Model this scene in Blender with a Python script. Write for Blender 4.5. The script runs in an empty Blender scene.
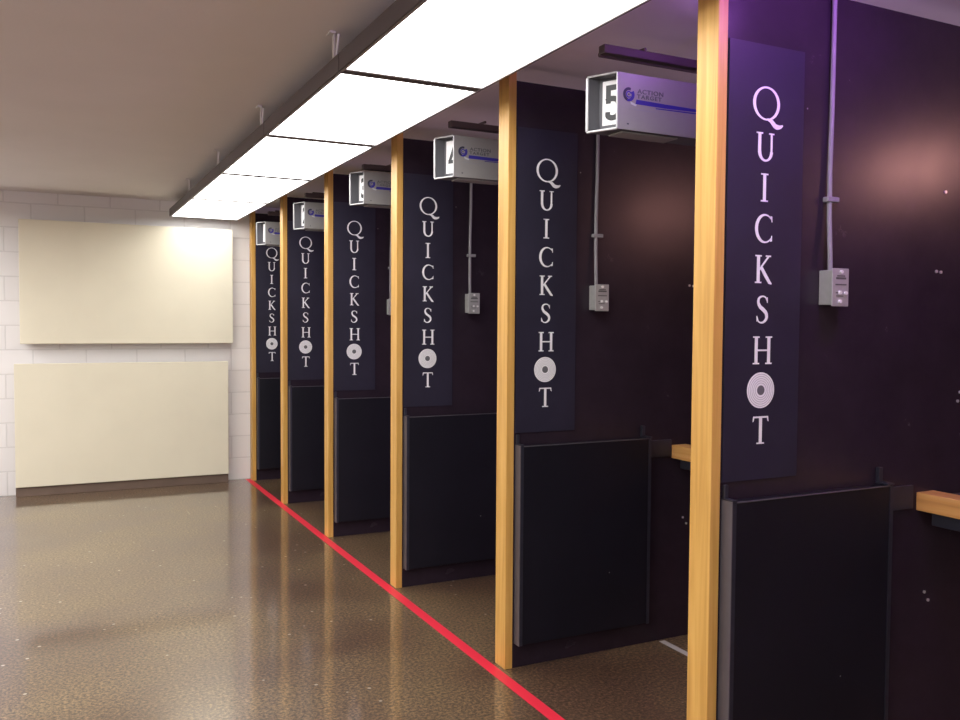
import bpy, bmesh, math, random
from mathutils import Vector, Matrix
random.seed(5)
scn = bpy.context.scene
col = scn.collection
PI = math.pi

# ---------------------------------------------------------------- materials
def new_mat(name):
    m = bpy.data.materials.new(name); m.use_nodes = True
    nt = m.node_tree
    return m, nt, nt.nodes['Principled BSDF']

def plain(name, c, rough=.5, metal=0., spec=.5, bump=0., bscale=200., var=0., vscale=8.):
    m, nt, b = new_mat(name)
    b.inputs['Base Color'].default_value = (*c, 1)
    b.inputs['Roughness'].default_value = rough
    b.inputs['Metallic'].default_value = metal
    b.inputs['Specular IOR Level'].default_value = spec
    tc = nt.nodes.new('ShaderNodeTexCoord')
    if var:
        n = nt.nodes.new('ShaderNodeTexNoise'); n.inputs['Scale'].default_value = vscale
        n.inputs['Detail'].default_value = 6
        nt.links.new(tc.outputs['Object'], n.inputs['Vector'])
        mx = nt.nodes.new('ShaderNodeMix'); mx.data_type = 'RGBA'
        mx.inputs[6].default_value = (*[x*(1-var) for x in c], 1)
        mx.inputs[7].default_value = (*[min(1, x*(1+var)) for x in c], 1)
        nt.links.new(n.outputs['Fac'], mx.inputs[0]); nt.links.new(mx.outputs[2], b.inputs['Base Color'])
    if bump:
        n = nt.nodes.new('ShaderNodeTexNoise'); n.inputs['Scale'].default_value = bscale
        nt.links.new(tc.outputs['Object'], n.inputs['Vector'])
        bp = nt.nodes.new('ShaderNodeBump'); bp.inputs['Strength'].default_value = bump
        bp.inputs['Distance'].default_value = .002
        nt.links.new(n.outputs['Fac'], bp.inputs['Height']); nt.links.new(bp.outputs['Normal'], b.inputs['Normal'])
    return m

def ramp(nt, pts):
    r = nt.nodes.new('ShaderNodeValToRGB'); e = r.color_ramp.elements
    while len(e) < len(pts): e.new(.5)
    for el, (p, c) in zip(e, pts):
        el.position = p; el.color = (*c, 1) if len(c) == 3 else c
    return r

def floor_mat():
    m, nt, b = new_mat('polished_concrete'); L = nt.links
    tc = nt.nodes.new('ShaderNodeTexCoord')
    big = nt.nodes.new('ShaderNodeTexNoise'); big.inputs['Scale'].default_value = 1.3; big.inputs['Detail'].default_value = 3
    big.inputs['Roughness'].default_value = .5
    fine = nt.nodes.new('ShaderNodeTexNoise'); fine.inputs['Scale'].default_value = 75; fine.inputs['Detail'].default_value = 3
    fine.inputs['Roughness'].default_value = .75
    for n in (big, fine): L.new(tc.outputs['Object'], n.inputs['Vector'])
    r1 = ramp(nt, [(.36, FLOOR_A), (.5, FLOOR_B), (.64, FLOOR_C)])
    L.new(big.outputs['Fac'], r1.inputs['Fac'])
    r2 = ramp(nt, [(.34, (.22, .22, .22)), (.5, (.95, .95, .95)), (.66, (2.3, 2.2, 1.95))])
    L.new(fine.outputs['Fac'], r2.inputs['Fac'])
    mul = nt.nodes.new('ShaderNodeMix'); mul.data_type = 'RGBA'; mul.blend_type = 'MULTIPLY'; mul.inputs[0].default_value = 1
    L.new(r1.outputs['Color'], mul.inputs[6]); L.new(r2.outputs['Color'], mul.inputs[7])
    # pale chips and flecks of stone
    vor = nt.nodes.new('ShaderNodeTexVoronoi'); vor.inputs['Scale'].default_value = 22
    L.new(tc.outputs['Object'], vor.inputs['Vector'])
    r3 = ramp(nt, [(.13, (1, 1, 1)), (.2, (0, 0, 0))]); L.new(vor.outputs['Distance'], r3.inputs['Fac'])
    gt = nt.nodes.new('ShaderNodeMath'); gt.operation = 'GREATER_THAN'; gt.inputs[1].default_value = .94
    sep = nt.nodes.new('ShaderNodeSeparateColor'); L.new(vor.outputs['Color'], sep.inputs[0]); L.new(sep.outputs[0], gt.inputs[0])
    mm = nt.nodes.new('ShaderNodeMath'); mm.operation = 'MULTIPLY'; L.new(gt.outputs[0], mm.inputs[0]); L.new(r3.outputs['Color'], mm.inputs[1])
    mx = nt.nodes.new('ShaderNodeMix'); mx.data_type = 'RGBA'; mx.inputs[7].default_value = (.42, .38, .32, 1)
    L.new(mm.outputs[0], mx.inputs[0]); L.new(mul.outputs[2], mx.inputs[6]); L.new(mx.outputs[2], b.inputs['Base Color'])
    rr = ramp(nt, [(.3, (.34, .34, .34)), (.7, (.44, .44, .44))]); L.new(big.outputs['Fac'], rr.inputs['Fac'])
    L.new(rr.outputs['Color'], b.inputs['Roughness'])
    b.inputs['Specular IOR Level'].default_value = .35
    b.inputs['Coat Weight'].default_value = 1.0; b.inputs['Coat IOR'].default_value = 1.6; b.inputs['Coat Roughness'].default_value = .085
    bp = nt.nodes.new('ShaderNodeBump'); bp.inputs['Strength'].default_value = .1; bp.inputs['Distance'].default_value = .002
    L.new(fine.outputs['Fac'], bp.inputs['Height']); L.new(bp.outputs['Normal'], b.inputs['Normal'])
    wav = nt.nodes.new('ShaderNodeTexNoise'); wav.inputs['Scale'].default_value = 5; wav.inputs['Detail'].default_value = 1
    L.new(tc.outputs['Object'], wav.inputs['Vector'])
    b2 = nt.nodes.new('ShaderNodeBump'); b2.inputs['Strength'].default_value = .03; b2.inputs['Distance'].default_value = .004
    L.new(wav.outputs['Fac'], b2.inputs['Height']); L.new(b2.outputs['Normal'], b.inputs['Coat Normal'])
    return m

def block_mat():
    m, nt, b = new_mat('painted_block'); L = nt.links
    tc = nt.nodes.new('ShaderNodeTexCoord'); s = nt.nodes.new('ShaderNodeSeparateXYZ'); c = nt.nodes.new('ShaderNodeCombineXYZ')
    L.new(tc.outputs['Object'], s.inputs[0]); 
    ad = nt.nodes.new('ShaderNodeMath'); ad.operation = 'ADD'
    L.new(s.outputs[0], ad.inputs[0]); L.new(s.outputs[1], ad.inputs[1])
    L.new(ad.outputs[0], c.inputs[0]); L.new(s.outputs[2], c.inputs[1])
    br = nt.nodes.new('ShaderNodeTexBrick'); L.new(c.outputs[0], br.inputs['Vector'])
    br.inputs['Scale'].default_value = 1; br.inputs['Brick Width'].default_value = .406; br.inputs['Row Height'].default_value = .203
    br.inputs['Mortar Size'].default_value = .006; br.inputs['Mortar Smooth'].default_value = .4
    br.inputs['Color1'].default_value = (.84, .82, .83, 1); br.inputs['Color2'].default_value = (.81, .79, .8, 1)
    br.inputs['Mortar'].default_value = (.72, .70, .71, 1)
    L.new(br.outputs['Color'], b.inputs['Base Color']); b.inputs['Roughness'].default_value = .6
    inv = nt.nodes.new('ShaderNodeMath'); inv.operation = 'SUBTRACT'; inv.inputs[0].default_value = 1; L.new(br.outputs['Fac'], inv.inputs[1])
    n = nt.nodes.new('ShaderNodeTexNoise'); n.inputs['Scale'].default_value = 60; L.new(tc.outputs['Object'], n.inputs['Vector'])
    a2 = nt.nodes.new('ShaderNodeMath'); a2.operation = 'MULTIPLY_ADD'; a2.inputs[1].default_value = .15
    L.new(n.outputs['Fac'], a2.inputs[0]); L.new(inv.outputs[0], a2.inputs[2])
    bp = nt.nodes.new('ShaderNodeBump'); bp.inputs['Strength'].default_value = .5; bp.inputs['Distance'].default_value = .004
    L.new(a2.outputs[0], bp.inputs['Height']); L.new(bp.outputs['Normal'], b.inputs['Normal'])
    return m

def wood_mat(name, a, bb, c, axis=2, rough=.42):
    m, nt, b = new_mat(name); L = nt.links
    tc = nt.nodes.new('ShaderNodeTexCoord'); oi = nt.nodes.new('ShaderNodeObjectInfo')
    mp = nt.nodes.new('ShaderNodeMapping'); sc = [26, 26, 26]; sc[axis] = 1.3
    mp.inputs['Scale'].default_value = sc
    add = nt.nodes.new('ShaderNodeVectorMath'); add.operation = 'MULTIPLY_ADD'
    cb = nt.nodes.new('ShaderNodeCombineXYZ')
    for i in range(3): L.new(oi.outputs['Random'], cb.inputs[i])
    add.inputs[1].default_value = (9, 9, 9); L.new(cb.outputs[0], add.inputs[0]); L.new(tc.outputs['Object'], add.inputs[2])
    L.new(add.outputs[0], mp.inputs['Vector'])
    n = nt.nodes.new('ShaderNodeTexNoise'); n.inputs['Scale'].default_value = 1.6; n.inputs['Detail'].default_value = 6
    n.inputs['Distortion'].default_value = .5; L.new(mp.outputs[0], n.inputs['Vector'])
    r = ramp(nt, [(.28, a), (.5, bb), (.72, c)]); L.new(n.outputs['Fac'], r.inputs['Fac'])
    L.new(r.outputs['Color'], b.inputs['Base Color']); b.inputs['Roughness'].default_value = rough
    b.inputs['Specular IOR Level'].default_value = .4
    return m

def black_panel_mat(name, base, rough, speck=.0, spec=.3):
    """black paint or rubber with scuffs and small pale chips"""
    m, nt, b = new_mat(name); L = nt.links
    tc = nt.nodes.new('ShaderNodeTexCoord')
    n = nt.nodes.new('ShaderNodeTexNoise'); n.inputs['Scale'].default_value = 5; n.inputs['Detail'].default_value = 8; n.inputs['Roughness'].default_value = .7
    L.new(tc.outputs['Object'], n.inputs['Vector'])
    r = ramp(nt, [(.35, tuple(x*.88 for x in base)), (.65, tuple(x*1.15 for x in base))]); L.new(n.outputs['Fac'], r.inputs['Fac'])
    out = r.outputs['Color']
    if speck:
        v = nt.nodes.new('ShaderNodeTexVoronoi'); v.inputs['Scale'].default_value = 14; L.new(tc.outputs['Object'], v.inputs['Vector'])
        r3 = ramp(nt, [(.03, (1, 1, 1)), (.045, (0, 0, 0))]); L.new(v.outputs['Distance'], r3.inputs['Fac'])
        sp = nt.nodes.new('ShaderNodeSeparateColor'); L.new(v.outputs['Color'], sp.inputs[0])
        g = nt.nodes.new('ShaderNodeMath'); g.operation = 'GREATER_THAN'; g.inputs[1].default_value = 1-speck; L.new(sp.outputs[0], g.inputs[0])
        mm = nt.nodes.new('ShaderNodeMath'); mm.operation = 'MULTIPLY'; L.new(g.outputs[0], mm.inputs[0]); L.new(r3.outputs['Color'], mm.inputs[1])
        mx = nt.nodes.new('ShaderNodeMix'); mx.data_type = 'RGBA'; mx.inputs[7].default_value = (.3, .29, .28, 1)
        L.new(mm.outputs[0], mx.inputs[0]); L.new(out, mx.inputs[6]); out = mx.outputs[2]
    L.new(out, b.inputs['Base Color'])
    rr = ramp(nt, [(.3, (rough-.02,)*3), (.7, (rough+.03,)*3)]); L.new(n.outputs['Fac'], rr.inputs['Fac']); L.new(rr.outputs['Color'], b.inputs['Roughness']); b.inputs['Specular IOR Level'].default_value = spec
    n2 = nt.nodes.new('ShaderNodeTexNoise'); n2.inputs['Scale'].default_value = 120; L.new(tc.outputs['Object'], n2.inputs['Vector'])
    bp = nt.nodes.new('ShaderNodeBump'); bp.inputs['Strength'].default_value = .05; bp.inputs['Distance'].default_value = .001
    L.new(n2.outputs['Fac'], bp.inputs['Height']); L.new(bp.outputs['Normal'], b.inputs['Normal'])
    return m

def emit_mat(name, c, s):
    m, nt, b = new_mat(name); L = nt.links
    b.inputs['Base Color'].default_value = (.9, .9, .9, 1); b.inputs['Roughness'].default_value = .35
    b.inputs['Emission Color'].default_value = (*c, 1); b.inputs['Emission Strength'].default_value = s
    return m

FLOOR_A, FLOOR_B, FLOOR_C = (.085, .049, .032), (.115, .073, .043), (.145, .099, .055)
M = dict(
    floor=floor_mat(), block=block_mat(),
    ceil=plain('ceiling_paint', (.82, .79, .80), .8, bump=.25, bscale=60, var=.05, vscale=2),
    range_wall=plain('range_wall', (.05, .045, .05), .8),
    lobby=plain('lobby_wall', (.75, .73, .72), .7),
    wood=wood_mat('pine_post', (.50, .262, .058), (.62, .348, .088), (.70, .415, .12)),
    bench=wood_mat('bench_rail', (.52, .25, .07), (.66, .34, .1), (.74, .42, .16), axis=1),
    black=black_panel_mat('black_partition', (.026, .0175, .027), .25, .06),
    kick=black_panel_mat('black_rubber', (.007, .0065, .012), .45, .1),
    vinyl=black_panel_mat('dark_vinyl', (.020, .0175, .034), .5),
    white=plain('white_letters', (.88, .87, .9), .5),
    ring=plain('grey_ring', (.5, .5, .52), .5),
    bull=plain('grey_centre', (.13, .13, .14), .5),
    alu=plain('dull_aluminium', (.14, .13, .155), .45, .5, var=.15, vscale=20),
    darkalu=plain('dark_aluminium', (.045, .045, .065), .45, .6, var=.3, vscale=20),
    steel=plain('dark_steel', (.12, .085, .095), .5, .3, var=.2),
    frame=plain('dark_fixture_frame', (.12, .105, .115), .5, .2),
    edge=plain('fixture_edge', (.34, .32, .33), .4, .4),
    diffuser=emit_mat('lit_diffuser', (1, .985, .95), 5.6),
    sign=plain('silver_powder_coat', (.36, .35, .35), .42, .25, var=.05, vscale=30),
    rim=plain('bright_rim', (.5, .5, .52), .35, .3),
    plate=plain('grey_end_plate', (.10, .10, .115), .5, .1),
    blue=plain('logo_blue', (.04, .03, .34), .4), dk=plain('logo_dark', (.035, .035, .07), .4),
    lt=plain('logo_light', (.62, .63, .68), .4), grey=plain('logo_grey', (.12, .12, .14), .45), pale=plain('logo_pale', (.33, .33, .36), .45),
    blk=plain('numeral_black', (.03, .03, .035), .5),
    sw=plain('switch_grey', (.42, .42, .42), .45, .3, var=.12, vscale=60), swd=plain('switch_mark', (.1, .1, .1), .5), sww=plain('switch_white', (.85, .85, .85), .35),
    conduit=plain('conduit', (.26, .25, .27), .6, 0.),
    screw=plain('screw_bright', (.75, .73, .74), .3, .6),
    red=plain('red_tape', (.66, .018, .045), .45, var=.08, vscale=5),
    strip=plain('pale_strip', (.5, .48, .46), .5),
    board=plain('cream_board', (.80, .75, .60), .75, bump=.3, bscale=90, var=.06, vscale=3),
    boardedge=plain('board_edge', (.46, .42, .36), .8), base_shade=plain('brown_base_shade', (.16, .11, .085), .7, var=.3, vscale=6),  # the brown holds the shadow under the lower board
    hang=plain('zinc_hanger', (.75, .73, .74), .35, .2),
    mat=plain('black_mat', (.015, .014, .016), .7),
)

# ---------------------------------------------------------------- mesh helpers
def box(bm, x0, x1, y0, y1, z0, z1, mi=0):
    vs = [bm.verts.new((x, y, z)) for x in (x0, x1) for y in (y0, y1) for z in (z0, z1)]
    for f in ((0, 1, 3, 2), (4, 6, 7, 5), (0, 4, 5, 1), (2, 3, 7, 6), (0, 2, 6, 4), (1, 5, 7, 3)):
        bm.faces.new([vs[i] for i in f]).material_index = mi

def prism(bm, pts, axis, a, b, mi=0):
    """extrude a 2D outline along an axis (0 x, 1 y, 2 z)"""
    def P(p, t):
        return {0: (t, p[0], p[1]), 1: (p[0], t, p[1]), 2: (p[0], p[1], t)}[axis]
    A = [bm.verts.new(P(p, a)) for p in pts]; B = [bm.verts.new(P(p, b)) for p in pts]
    n = len(pts)
    bm.faces.new(A).material_index = mi; bm.faces.new(B[::-1]).material_index = mi
    for i in range(n):
        bm.faces.new((A[i], B[i], B[(i+1) % n], A[(i+1) % n])).material_index = mi

def tube(bm, pts, r, seg=10, mi=0):
    rings = []
    for i, p in enumerate(pts):
        p = Vector(p)
        d = (Vector(pts[min(i+1, len(pts)-1)]) - Vector(pts[max(i-1, 0)])).normalized()
        up = Vector((0, 0, 1)) if abs(d.z) < .9 else Vector((0, 1, 0))
        u = d.cross(up).normalized(); v = d.cross(u)
        rings.append([bm.verts.new(p + r*(math.cos(2*PI*k/seg)*u + math.sin(2*PI*k/seg)*v)) for k in range(seg)])
    for a, b in zip(rings, rings[1:]):
        for k in range(seg):
            bm.faces.new((a[k], a[(k+1) % seg], b[(k+1) % seg], b[k])).material_index = mi
    bm.faces.new(rings[0]).material_index = mi; bm.faces.new(rings[-1][::-1]).material_index = mi

def link(name, bm, mats, parent=None, bevel=0.):
    bmesh.ops.recalc_face_normals(bm, faces=bm.faces)
    me = bpy.data.meshes.new(name); bm.to_mesh(me); bm.free()
    for m in (mats if isinstance(mats, (list, tuple)) else [mats]): me.materials.append(m)
    o = bpy.data.objects.new(name, me); col.objects.link(o)
    if parent: o.parent = parent
    if bevel:
        md = o.modifiers.new('Bevel', 'BEVEL'); md.width = bevel; md.segments = 2; md.limit_method = 'ANGLE'
    return o

def mesh(name, boxes, mats, parent=None, bevel=0.):
    bm = bmesh.new()
    for b in boxes: box(bm, *b)
    return link(name, bm, mats, parent, bevel)

def thing(name, label, cat, loc=(0, 0, 0), group=None):
    o = bpy.data.objects.new(name, None); col.objects.link(o); o.empty_display_size = .1
    o.location = loc; o['label'] = label; o['category'] = cat
    if group: o['group'] = group
    return o

def tag(o, label, cat, group=None):
    o['label'] = label; o['category'] = cat
    if group: o['group'] = group
    return o

def structure(name, boxes, mats):
    o = mesh(name, boxes, mats); o['kind'] = 'structure'; return o

def dup(root, loc, label):
    r = root.copy(); col.objects.link(r); r.location = loc; r['label'] = label
    for ch in list(root.children):
        c = ch.copy(); col.objects.link(c); c.parent = r
        for g in list(ch.children):
            d = g.copy(); col.objects.link(d); d.parent = c
    return r

# flat lettering drawn in the x-z plane, facing -y, with a little thickness
class Flat:
    def __init__(s, y=0., t=.0012): s.bm = bmesh.new(); s.y = y; s.t = t
    def poly(s, pts, mi=0, dy=0.):
        prism(s.bm, pts, 1, s.y-s.t-dy, s.y, mi)
    def rect(s, x0, x1, z0, z1, mi=0, dy=0.): s.poly([(x0, z0), (x1, z0), (x1, z1), (x0, z1)], mi, dy)
    def strip(s, L, R, mi=0, dy=0., close=False):
        n = len(L); bm = s.bm; y0 = s.y-s.t-dy
        f = [[bm.verts.new((p[0], y, p[1])) for p in side] for side in (L, R) for y in (y0, s.y)]
        a, a2, b, b2 = f
        for i in range(n if close else n-1):
            j = (i+1) % n
            for q in ((a[i], a[j], b[j], b[i]), (a2[i], a2[j], b2[j], b2[i]), (a[i], a[j], a2[j], a2[i]), (b[i], b[j], b2[j], b2[i])):
                bm.faces.new(q).material_index = mi
    def stroke(s, pts, widths, mi=0, dy=0.):
        L, R = [], []
        for i, p in enumerate(pts):
            q, r = pts[max(i-1, 0)], pts[min(i+1, len(pts)-1)]
            dx, dz = r[0]-q[0], r[1]-q[1]; l = math.hypot(dx, dz) or 1
            w = widths[i]/2; L.append((p[0]-dz/l*w, p[1]+dx/l*w)); R.append((p[0]+dz/l*w, p[1]-dx/l*w))
        s.strip(L, R, mi, dy)
    def ring(s, cx, cz, a, b, ai, bi, t0=0, t1=360, mi=0, dy=0., n=56, ox=0.):
        full = t1-t0 >= 360
        ts = [math.radians(t0+(t1-t0)*k/n) for k in range(n if full else n+1)]
        s.strip([(cx+a*math.cos(t), cz+b*math.sin(t)) for t in ts], [(cx+ox+ai*math.cos(t), cz+bi*math.sin(t)) for t in ts], mi, dy, full)
    def disc(s, cx, cz, r, mi=0, dy=0., n=40):
        s.poly([(cx+r*math.cos(2*PI*k/n), cz+r*math.sin(2*PI*k/n)) for k in range(n)], mi, dy)
    def done(s, name, mats, parent): return link(name, s.bm, mats, parent)

def catmull(P, n=10):
    out = []
    for i in range(len(P)-1):
        p0, p1, p2, p3 = P[max(i-1, 0)], P[i], P[i+1], P[min(i+2, len(P)-1)]
        for k in range(n):
            t = k/n
            out.append(tuple(.5*(2*b+(c-a)*t+(2*a-5*b+4*c-d)*t*t+(3*b-a-3*c+d)*t**3) for a, b, c, d in zip(p0, p1, p2, p3)))
    return out + [P[-1]]

def letter(F, ch, cx, z0, h, wx=.88):
    """a roman capital of height h standing at z0, centred on cx"""
    T, t = .135*h, .062*h           # thick and thin strokes
    sv = .052*h                     # serif height
    X = lambda u: cx+u*h*wx
    Z = lambda v: z0+v*h
    def serif(u, v, w): F.rect(X(u-w), X(u+w), Z(v) if v < .5 else Z(v)-sv, Z(v)+sv if v < .5 else Z(v))
    def stem(u, v0=0., v1=1., w=T):  F.rect(X(u)-w/2, X(u)+w/2, Z(v0), Z(v1))
    if ch == 'I':
        stem(0); serif(0, 0, .19); serif(0, 1, .19)
    elif ch == 'T':
        stem(0, 0, .98); serif(0, 0, .2); F.rect(X(-.40), X(.40), Z(1)-t, Z(1))
        for s_ in (-1, 1):
            F.poly([(X(s_*.40), Z(1)), (X(s_*.43), Z(.80)), (X(s_*.385), Z(.82)), (X(s_*.34), Z(.95))])
    elif ch == 'H':
        stem(-.34); stem(.34); F.rect(X(-.34), X(.34), Z(.5)-t/2, Z(.5)+t/2)
        for u in (-.34, .34): serif(u, 0, .17); serif(u, 1, .17)
    elif ch == 'U':
        F.rect(X(-.32)-T/2, X(-.32)+T/2, Z(.33), Z(1)); F.rect(X(.32)-t*.7, X(.32)+t*.7, Z(.33), Z(1))
        a = .32*h*wx
        F.ring(cx, Z(.34), a+T/2, .36*h, a-T/2, .36*h-t*1.15, 180, 360, ox=.008*h)
        serif(-.32, 1, .17); serif(.32, 1, .14)
    elif ch == 'C':
        F.ring(X(.04), Z(.5), .45*h, .52*h, .36*h, .455*h, 48, 312, ox=.045*h)
        for v in (1, -1):
            F.poly([(X(.345), Z(.5+v*.36)), (X(.375), Z(.5+v*.24)), (X(.40), Z(.5+v*.24)), (X(.395), Z(.5+v*.44)), (X(.31), Z(.5+v*.46))])
    elif ch == 'K':
        stem(-.25); serif(-.25, 0, .17); serif(-.25, 1, .17)
        F.stroke([(X(-.20), Z(.47)), (X(.30), Z(.97))], [t, t*1.1]); serif(.28, 1, .14)
        F.stroke([(X(-.10), Z(.57)), (X(.12), Z(.30)), (X(.36), Z(.03)), (X(.47), Z(-.02))], [T*.9, T, T*.9, t*.7])
    elif ch == 'S':
        c = catmull([(.27, .80), (.17, .935), (.0, .972), (-.165, .91), (-.215, .76), (-.12, .60), (.06, .49), (.215, .36), (.235, .19), (.10, .06), (-.06, .028), (-.20, .08), (-.275, .22)], 6)
        n = len(c)
        F.stroke([(X(u), Z(v)) for u, v in c], [t*.8+(T*1.05-t*.8)*max(0, math.sin(PI*(i/(n-1)-.12)/.76))**1.5 if .12 < i/(n-1) < .88 else t*.8 for i in range(n)])
        F.rect(X(.255), X(.285), Z(.74), Z(.94)); F.rect(X(-.295), X(-.265), Z(.07), Z(.27))
    elif ch == 'Q':
        F.ring(cx, Z(.56), .50*h, .47*h, .40*h, .42*h, n=64)
        c = catmull([(.02, .13), (.18, .09), (.34, -.04), (.50, -.05), (.62, .01)], 6); n = len(c)
        F.stroke([(X(u), Z(v)) for u, v in c], [t*.6+T*.75*math.sin(PI*i/(n-1)) for i in range(n)])

def text_into(F_name, body, size, x, z, y, mat, parent, bold=0., sx=1., space=1.):
    cu = bpy.data.curves.new('tmp', 'FONT'); cu.body = body; cu.size = size; cu.offset = bold; cu.space_character = space
    cu.extrude = .0006
    o = bpy.data.objects.new('tmp', cu); col.objects.link(o)
    me = bpy.data.meshes.new_from_object(o.evaluated_get(bpy.context.evaluated_depsgraph_get()))
    bpy.data.objects.remove(o)
    me.transform(Matrix.Translation((x, y, z)) @ Matrix.Rotation(PI/2, 4, 'X') @ Matrix.Diagonal((sx, 1, 1, 1)))
    me.materials.clear(); me.materials.append(mat)
    t = bpy.data.objects.new(F_name, me); col.objects.link(t); t.parent = parent
    return t

# ---------------------------------------------------------------- the setting
XP = 1.712                                   # front of the posts
YS = {1: 1.940, 2: 3.195, 3: 4.453, 4: 5.718, 5: 6.947, 6: 8.105}
WB, CZ = 8.225, 2.53                         # back wall, ceiling height
structure('floor', [(-3.6, 8.1, -3.6, WB+.1, -.1, 0)], M['floor'])
structure('ceiling', [(-3.6, 8.1, -3.6, WB+.1, CZ, CZ+.1)], M['ceil'])
structure('wall_back', [(-3.6, 8.1, WB, WB+.1, 0, CZ)], M['block'])
structure('wall_left', [(-3.6, -3.5, -3.6, WB, 0, CZ)], M['lobby'])
structure('wall_front', [(-3.5, 8.1, -3.6, -3.5, 0, CZ)], M['lobby'])
structure('wall_right', [(8.0, 8.1, -3.5, WB, 0, CZ)], M['range_wall'])

# boards on the block wall
def wall_board(name, label, x0, x1, z0, z1, y0, base=False):
    t = thing(name, label, 'wall panel', ((x0+x1)/2, y0+.055, z0), 'cream boards on the block wall')
    w = (x1-x0)/2
    mesh('board', [(-w, w, -.055, -.005, 0, z1-z0)], M['board'], t, .004)
    mesh('backing_frame', [(-w+.03, -w+.09, -.005, WB-y0-.055, .03, z1-z0-.03), (w-.09, w-.03, -.005, WB-y0-.055, .03, z1-z0-.03),
                           (-w+.09, w-.09, -.005, WB-y0-.055, .03, .09), (-w+.09, w-.09, -.005, WB-y0-.055, z1-z0-.09, z1-z0-.03)], M['boardedge'], t)
    if base:
        mesh('shaded_base', [(-w, w, -.035, WB-y0-.057, -z0, -.002)], M['base_shade'], t, .003)  # brown strip stands for the board's bottom and its shadow
    return t
wall_board('wall_board', 'upper cream padded board hung high on the white block wall', -.198, 1.516, 1.268, 2.292, 8.105)
wall_board('wall_board', 'lower cream padded board with its shaded bottom as a brown strip at floor level', -.245, 1.471, .080, 1.104, 8.105, True)

# red tape and pale strip on the floor
bm = bmesh.new(); box(bm, 1.639, 1.690, .2, 8.20, .0004, .0016)
tag(link('floor_tape', bm, M['red']), 'long straight red tape line on the brown floor along the posts', 'tape')
bm = bmesh.new(); box(bm, 2.505, 2.535, 2.03, 3.18, .0004, .0022)
tag(link('floor_strip', bm, M['strip']), 'short pale strip on the floor behind the nearest wooden post', 'tape')

# ---------------------------------------------------------------- stall dividers
def make_divider(label, loc):
    t = thing('stall_divider', label, 'divider', loc, 'black stall dividers in a row')
    mesh('post', [(0, .036, 0, .09, 0, CZ-.002)], M['wood'], t, .0025)
    mesh('partition', [(.036, 1.40, .004, .086, 0, 2.455)], M['black'], t)
    sb = mesh('sign_board', [(.042, .333, -.001, .004, .998, 2.268)], M['vinyl'], t)
    cx = .182
    for ch, zc, dx in (('Q', 2.093, .002), ('U', 1.974, .001), ('I', 1.856, 0), ('C', 1.737, 0), ('K', 1.618, 0), ('S', 1.500, 0), ('H', 1.380, .004), ('T', 1.144, .002)):
        F = Flat(-.001); h = .104 if ch == 'Q' else .082
        letter(F, ch, cx+dx, zc-h/2, h, 1. if ch in 'QC' else .88)
        F.done('letter', M['white'], sb)
    G = Flat(-.001, .0010); cz, R = 1.262, .053
    G.ring(cx, cz, R, R, .014, .014)
    for k, r in enumerate((.0215, .028, .0345, .041, .0475)): G.ring(cx, cz, r+.0009, r+.0009, r-.0009, r-.0009, mi=1, dy=.0004)
    G.disc(cx, cz, .0145, 2, .0002)
    G.done('bullseye_emblem', [M['white'], M['ring'], M['bull']], sb)
    lp = mesh('lower_panel', [(.046, .712, -.040, .004, .108, .944)], M['kick'], t, .002)
    bm = bmesh.new(); box(bm, .043, .046, -.0425, .003, .106, .948); box(bm, .0461, .060, -.0425, -.0398, .106, .948, 1)
    link('edge_trim', bm, [M['alu'], M['darkalu']], lp)
    bm = bmesh.new(); box(bm, .700, .712, -.0425, -.0398, .106, .944); box(bm, .712, .715, -.0425, .003, .106, .944)
    link('edge_trim', bm, M['darkalu'], lp)
    bm = bmesh.new(); box(bm, .0605, .700, -.0425, -.036, .9435, .9465)
    link('top_trim', bm, M['alu'], lp)
    bm = bmesh.new(); box(bm, .684, .717, -.044, .0025, .9472, .954); box(bm, .684, .702, -.012, .0025, .954, 1.0)
    link('corner_clip', bm, M['darkalu'], lp, .0015)
    bm = bmesh.new(); box(bm, .0425, .062, -.044, .0025, .9484, .953); box(bm, .0425, .056, -.012, -.0015, .953, .992)
    link('corner_clip', bm, M['darkalu'], lp, .0015)
    mesh('bracket_plate', [(.74, .858, -.006, .004, .852, .930)], M['darkalu'], t, .002)
    for sx, sz in ((.988, 1.902), (.953, 1.637), (.975, 1.635), (.935, .56), (.955, .53), (1.08, 1.2), (1.09, 1.23)):
        bm = bmesh.new(); F2 = Flat(.004, .004); F2.disc(sx, sz, .0052, n=12); bm.free(); F2.done('screw', M['screw'], t)
    return t
dl = {1: 'nearest black stall divider with wooden post, right of the lane 5 sign',
      2: 'black stall divider and wooden post standing between lane signs 5 and 4',
      3: 'black stall divider and wooden post standing between lane signs 4 and 3',
      4: 'black stall divider and wooden post standing between lane signs 3 and 2',
      5: 'black stall divider and wooden post standing between lane signs 2 and 1',
      6: 'farthest black stall divider, its wooden post against the white block wall'}
XO = {1: 1.704, 2: 1.709, 3: 1.701, 4: 1.694, 5: 1.689, 6: 1.684}
div = make_divider(dl[1], (XO[1], YS[1], 0))
for k in range(2, 7): dup(div, (XO[k], YS[k], 0), dl[k])

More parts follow.
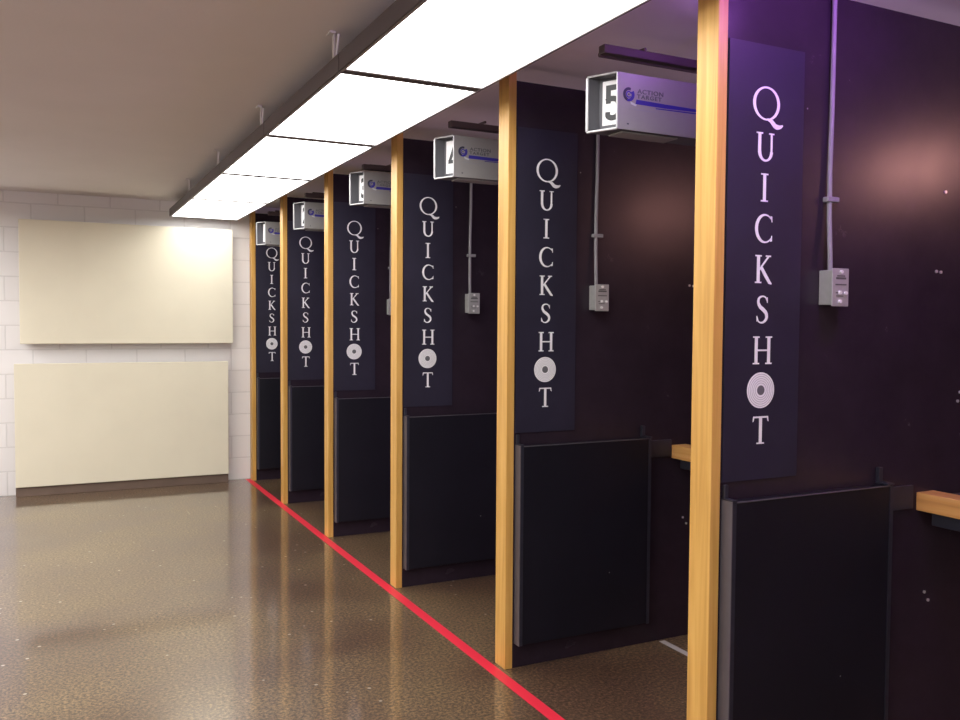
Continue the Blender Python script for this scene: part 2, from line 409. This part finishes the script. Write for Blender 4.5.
# ---------------------------------------------------------------- ceiling light panels
FX0, FX1, FZ, FL = .9865, 1.539, 2.375, 1.2347
def make_light(label, loc):
    t = thing('ceiling_light', label, 'light', loc, 'row of lit ceiling panels')
    w, L = FX1-FX0, FL
    h = .004
    mesh('housing', [(-.016, w+.016, h, L-h, .052, .066)], M['frame'], t)
    bm = bmesh.new()
    box(bm, -.016, 0, h, L-h, .002, .0518); box(bm, w, w+.016, h, L-h, .002, .0518)
    box(bm, 0, w, h, .028, .001, .0518); box(bm, 0, w, L-.028, L-h, .001, .0518)
    fr = link('frame', bm, M['frame'], t)
    bm = bmesh.new(); box(bm, -.009, .0, h, L-h, -.001, .0018); box(bm, w, w+.007, h, L-h, -.001, .0018)
    link('edge_strip', bm, M['edge'], fr)
    bm = bmesh.new(); box(bm, .0005, w-.0005, .0285, L-.0285, .004, .010)
    link('diffuser', bm, M['diffuser'], t)
    for sx in (-.0165, w+.0165-.003):
        bm = bmesh.new()
        box(bm, sx-.0, sx+.003, .052, .080, .067, CZ-FZ-.001)
        box(bm, sx-.022, sx-.0005, .03, .080, CZ-FZ-.008, CZ-FZ-.001)
        tube(bm, [(sx+.001, .030, .067), (sx+.001, .012, .110), (sx+.001, .004, .137)], .0045, 8)
        link('hanger', bm, M['hang'], t)
    return t
ll = {-1: 'largest and nearest lit white ceiling panel, running off the top edge of the picture',
      0: 'second nearest lit white ceiling panel, in front of the lane 4 sign',
      1: 'third lit white ceiling panel, the middle of the five in view',
      2: 'fourth lit white ceiling panel, second from the white block wall',
      3: 'farthest and smallest lit white ceiling panel, beside the white block wall'}
lt = make_light(ll[-1], (FX0, 3.1397-FL, FZ))
for k in range(0, 4): dup(lt, (FX0, 3.1397+k*FL, FZ), ll[k])
dup(lt, (FX0, 3.1397-2*FL, FZ), 'lit white ceiling panel overhead, out of view past the top picture edge')

# ---------------------------------------------------------------- lane signs and their rails
def make_sign(label, loc, num):
    D, L, H, fo = .11, .80, .192, -.05
    t = thing('lane_sign', label, 'sign', loc, 'grey lane signs hanging in the stalls')
    bm = bmesh.new(); e = .004
    prism(bm, [(0, 0), (L, 0), (L, e), (0, e)], 2, 0, H)                       # near sheet
    prism(bm, [(fo, D-e), (L, D-e), (L, D), (fo, D)], 2, 0, H, 1)                 # far sheet
    plan = [(-.002, e), (L, e), (L, D-e), (fo+.002, D-e)]
    prism(bm, plan, 2, H-e, H, 1); prism(bm, plan, 2, 0, e, 1)
    box(bm, L-e, L, e, D-e, e, H-e)
    hs = link('housing', bm, [M['sign'], M['plate']], t, .002)
    mesh('bottom_lip', [(.03, .27, .015, D-.015, -.006, -.0005)], M['sign'], t, .002)
    # bright edge around the open end
    bm = bmesh.new(); r = .0042
    tube(bm, [(0, .002, .004), (0, .002, H-.004)], r*.8); tube(bm, [(fo, D-.002, .006), (fo, D-.002, H-.006)], r*1.3)
    tube(bm, [(0, .002, H-.002), (fo, D-.002, H-.002)], r*.8); tube(bm, [(0, .002, .002), (fo, D-.002, .002)], r)
    link('rim', bm, M['rim'], t)
    # recessed end plate with the lane number
    rc = .048; a = (rc, e+.0005); b = (fo+rc, D-e-.0005); dx, dy = b[0]-a[0], b[1]-a[1]
    bm = bmesh.new(); prism(bm, [a, b, (b[0]+.003, b[1]), (a[0]+.003, a[1])], 2, e+.0005, H-e-.0005)
    ep = link('end_plate', bm, M['plate'], t)
    ang = math.atan2(-dy, -dx)                                                # reading direction: far edge to near edge
    hold = Matrix.Translation((b[0], b[1], 0)) @ Matrix.Rotation(ang, 4, 'Z')
    wd = math.hypot(dx, dy)
    F = Flat(-.0006, .001); F.rect(wd*.12, wd*.88, .027, .178)
    st = F.done('number_plate', M['white'], ep); st.data.transform(hold)
    if num in '54':
        F = Flat(-.0016, .0008); x0, x1, z0, z1, q = wd*.24, wd*.76, .042, .163, .019
        if num == '5':
            F.rect(x0, x1, z1-q, z1); F.rect(x0, x0+q, z0+.058, z1-q+.0005)
            c = catmull([(x0+.002, .108), (x0+.022, .116), (x1-.014, .108), (x1-.0095, .080), (x1-.014, .056), (x0+.024, .0505), (x0+.0085, .058), (x0+.008, .072)], 6)
            F.stroke(c, [q]*len(c), 0, .0003)
        else:
            F.rect(x1-q-.008, x1-.008, z0, z1); F.rect(x0, x1, z0+.030, z0+.047, 0, .0003)
            F.stroke([(x1-.018, z1-.004), (x0+.008, z0+.040)], [q*.9, q*.9], 0, .0002)
        n = F.done('numeral', M['blk'], ep)
    else:
        n = text_into('numeral', num, .160, wd*.22, .046, -.0022, M['blk'], ep, .004, .62)
    n.data.transform(hold)
    # maker's logo on the near side
    F = Flat(0, .0008); cx, cz = .046, .120
    F.ring(cx, cz, .0235, .0235, .0145, .0145, 70, 250, mi=1, ox=.0015)
    F.ring(cx, cz, .0235, .0235, .0145, .0145, 250, 395, mi=0, ox=-.003)
    F.ring(cx, cz, .0115, .0115, .0075, .0075, 20, 320, mi=0, dy=.0002)
    F.disc(cx, cz, .0028, 1, n=14)
    F.poly([(.052, .097), (.080, .0885), (.075, .083), (.055, .088)], 2, .0001)
    F.poly([(.074, .0905), (.20, .0895), (.34, .0925), (.34, .102), (.20, .1035), (.078, .106)], 0)
    F.poly([(.16, .083), (.34, .085), (.34, .0885), (.16, .0860)], 3)
    F.rect(.050, .16, .0700, .0735, 4)
    F.rect(.040, .047, .0185, .0225, 1)
    F.done('logo', [M['blue'], M['dk'], M['lt'], M['blue'], M['pale']], hs)
    text_into('logo_text', 'ACTION', .021, .082, .128, -.0006, M['grey'], hs, .0003, 1.25, 1.15)
    text_into('logo_text', 'TARGET', .019, .080, .111, -.0006, M['grey'], hs, .0003, 1.3, 1.2)
    # straps up to the rail
    for x in (.40, .70):
        mesh('strap', [(x, x+.03, D/2-.016, D/2-.013, H+.0005, 2.374-loc[2])], M['steel'], t)
    return t

def make_rail(label, loc):
    t = thing('ceiling_rail', label, 'rail', loc, 'dark rails under the ceiling above the lane signs')
    bm = bmesh.new(); box(bm, 0, 3.2, -.018, .018, 0, .030)
    link('channel', bm, M['steel'], t, .003)
    for x in (.46, 1.7, 3.0):
        mesh('hanger', [(x, x+.022, -.014, .014, .0305, CZ-loc[2]-.001)], M['steel'], t)
    bm = bmesh.new(); tube(bm, [(.10, .16, .055), (3.1, .16, .055)], .010); 
    link('pipe', bm, M['steel'], t)
    bm = bmesh.new(); tube(bm, [(.20, .022, .05), (.20, .16, .055)], .006); tube(bm, [(2.8, -.01, .035), (2.8, .16, .055)], .006)
    link('cross_rod', bm, M['steel'], t)
    return t

SG = {5: (1.735, 2.468, 2.115), 4: (1.704, 3.724, 2.137), 3: (1.696, 4.985, 2.164), 2: (1.686, 6.282, 2.141), 1: (1.670, 7.476, 2.120)}
lane_word = {5: 'nearest grey lane sign, showing a black number 5 on white', 4: 'grey lane sign just past the number 5 sign, part of its number 4 showing',
             3: 'third grey lane sign, midway along the row of five', 2: 'fourth grey lane sign, between the number 3 sign and the farthest sign',
             1: 'farthest and smallest grey lane sign, next to the block wall'}
for n, p in SG.items():
    make_sign(lane_word[n], p, str(n))
rail_word = {5: 'dark rail under the ceiling above the nearest lane sign', 4: 'dark rail under the ceiling above the second nearest lane sign',
             3: 'dark rail under the ceiling above the middle lane sign', 2: 'dark rail under the ceiling above the fourth lane sign',
             1: 'dark rail under the ceiling above the farthest lane sign'}
rl = None
for n, p in SG.items():
    loc = (1.705, p[1]+.055, 2.375)
    if rl is None: rl = make_rail(rail_word[n], loc)
    else: dup(rl, loc, rail_word[n])

# ---------------------------------------------------------------- switch boxes with conduit, one on a divider
def make_switch(label, loc):
    t = thing('switch_box', label, 'switch box', loc, 'grey switch boxes on the dividers')
    bm = bmesh.new(); box(bm, -.031, .031, -.050, .0, .005, .110)
    link('back_box', bm, M['sw'], t, .002)
    cp = mesh('cover_plate', [(-.035, .035, -.055, -.0502, 0, .115)], M['sw'], t, .002)
    F = Flat(-.055, .001); F.rect(-.020, .022, .082, .088); F.rect(-.016, .018, .090, .094); F.rect(-.022, .024, .064, .068); F.rect(-.020, -.008, .040, .043)
    F.rect(-.018, .012, .030, .033)
    F.done('legend', M['swd'], cp)
    for x, z in ((0, .104), (-.004, .042), (.020, .041), (-.004, .015)):
        F = Flat(-.055, .006); F.disc(x, z, .0055, n=14); F.done('button', M['sww'], cp)
    bm = bmesh.new()
    ztop = 2.454-loc[2]
    tube(bm, [(-.012, -.025, .110), (-.012, -.023, .16), (-.009, -.015, .26), (-.006, -.010, .40), (-.002, -.010, .6), (-.001, -.010, ztop)], .0075)
    link('conduit', bm, M['conduit'], t)
    bm = bmesh.new(); box(bm, -.024, .026, -.022, -.0005, .318, .334)
    link('clamp', bm, M['conduit'], t, .003)
    return t
sw = {1: 'nearest grey switch box, on the divider right of the lane 5 sign', 2: 'grey switch box on the second nearest divider, below the lane 5 sign',
      3: 'small grey switch box below the lane 4 sign', 4: 'tiny grey switch box barely peeking past the third nearest wooden post'}
sb = make_switch(sw[1], (2.150, YS[1]+.0035, 1.512))
for k in (2, 3, 4): dup(sb, (2.143, YS[k]+.0035, 1.512), sw[k])

# ---------------------------------------------------------------- shooting benches
def make_bench(label, loc, L):
    t = thing('bench', label, 'bench', loc, 'wooden-edged shooting benches')
    mesh('front_rail', [(0, .085, -L, 0, .842, .903)], M['bench'], t, .003)
    mesh('bench_top', [(.0855, .47, -L, 0, .862, .884)], M['mat'], t, .002)
    mesh('support_ledger', [(.012, .055, -L, -.05, .800, .8415)], M['darkalu'], t, .002)
    return t
b5 = make_bench('light wooden bench edge between the two nearest posts, partly hidden by the nearest post', (2.572, YS[2]+.0035, 0), 1.16)
dup(b5, (2.587, YS[1]+.0035, 0), 'light wooden bench edge at the right picture edge, right of the nearest divider panel')

# ---------------------------------------------------------------- light
def lamp(name, kind, loc, energy, color, size=.2, target=None, sy=None):
    d = bpy.data.lights.new(name, kind); d.energy = energy; d.color = color
    if kind == 'AREA':
        d.shape = 'RECTANGLE'; d.size = size; d.size_y = sy or size
    else: d.shadow_soft_size = size
    o = bpy.data.objects.new(name, d); col.objects.link(o); o.location = loc
    if target: o.rotation_euler = (Vector(target)-Vector(loc)).to_track_quat('-Z', 'Y').to_euler()
    return o
lamp('lobby_lamp', 'AREA', (-1.5, 3.0, 2.36), 235, (1, .98, .95), .55, (-1.5, 3.0, 0), 9.6)
lamp('lobby_fill', 'AREA', (-.8, -3.4, 1.2), 40, (1, .97, .95), 3.6, (-.6, 6, 2.0), 1.6)  # unseen fill added behind the camera to brighten the ceiling
lamp('range_lamp', 'POINT', (4.9, .12, 2.44), 26, (1, .46, .40), .12)
lamp('range_fill', 'AREA', (6.5, 3.5, 1.0), 120, (.9, .62, 1), 3, (3.5, 4, 2.5), 6)  # unseen fill, coloured to tint the stall ceilings mauve
lamp('violet_haze_light', 'POINT', (2.0, 1.42, 2.46), 15, (.5, .14, .95), .05)  # added without a fixture, imitates violet haze around the nearest post's top
lamp('violet_haze_light', 'POINT', (2.05, 2.10, 2.44), 1.5, (.5, .16, 1), .03)  # weaker added light, carries the violet haze into the next stall
w = bpy.data.worlds.new('World'); scn.world = w; w.use_nodes = True
w.node_tree.nodes['Background'].inputs[0].default_value = (.5, .5, .55, 1); w.node_tree.nodes['Background'].inputs[1].default_value = .05

# ---------------------------------------------------------------- camera
f, yaw, pit, roll = 874.1, .4602, -.0403, .0063
Fv = Vector((math.sin(yaw)*math.cos(pit), math.cos(yaw)*math.cos(pit), math.sin(pit)))
R = Vector((math.cos(yaw), -math.sin(yaw), 0)); U = R.cross(Fv)
R2 = R*math.cos(roll)+U*math.sin(roll); U2 = -R*math.sin(roll)+U*math.cos(roll)
cd = bpy.data.cameras.new('Camera'); cd.sensor_width = 36; cd.lens = f/960*36; cd.clip_start = .02
cam = bpy.data.objects.new('Camera', cd); col.objects.link(cam)
mt = Matrix((R2, U2, -Fv)).transposed().to_4x4(); mt.translation = (0, 0, 1.45)
cam.matrix_world = mt
scn.camera = cam
vs = scn.view_settings
vs.view_transform = 'Standard'; vs.look = 'None'; vs.exposure = .3; vs.gamma = 1; vs.use_curve_mapping = False
scn.cycles.use_denoising = True
scn.cycles.caustics_reflective = False; scn.cycles.caustics_refractive = False
scn.cycles.blur_glossy = .6; scn.cycles.sample_clamp_indirect = 5
scn.cycles.max_bounces = 8
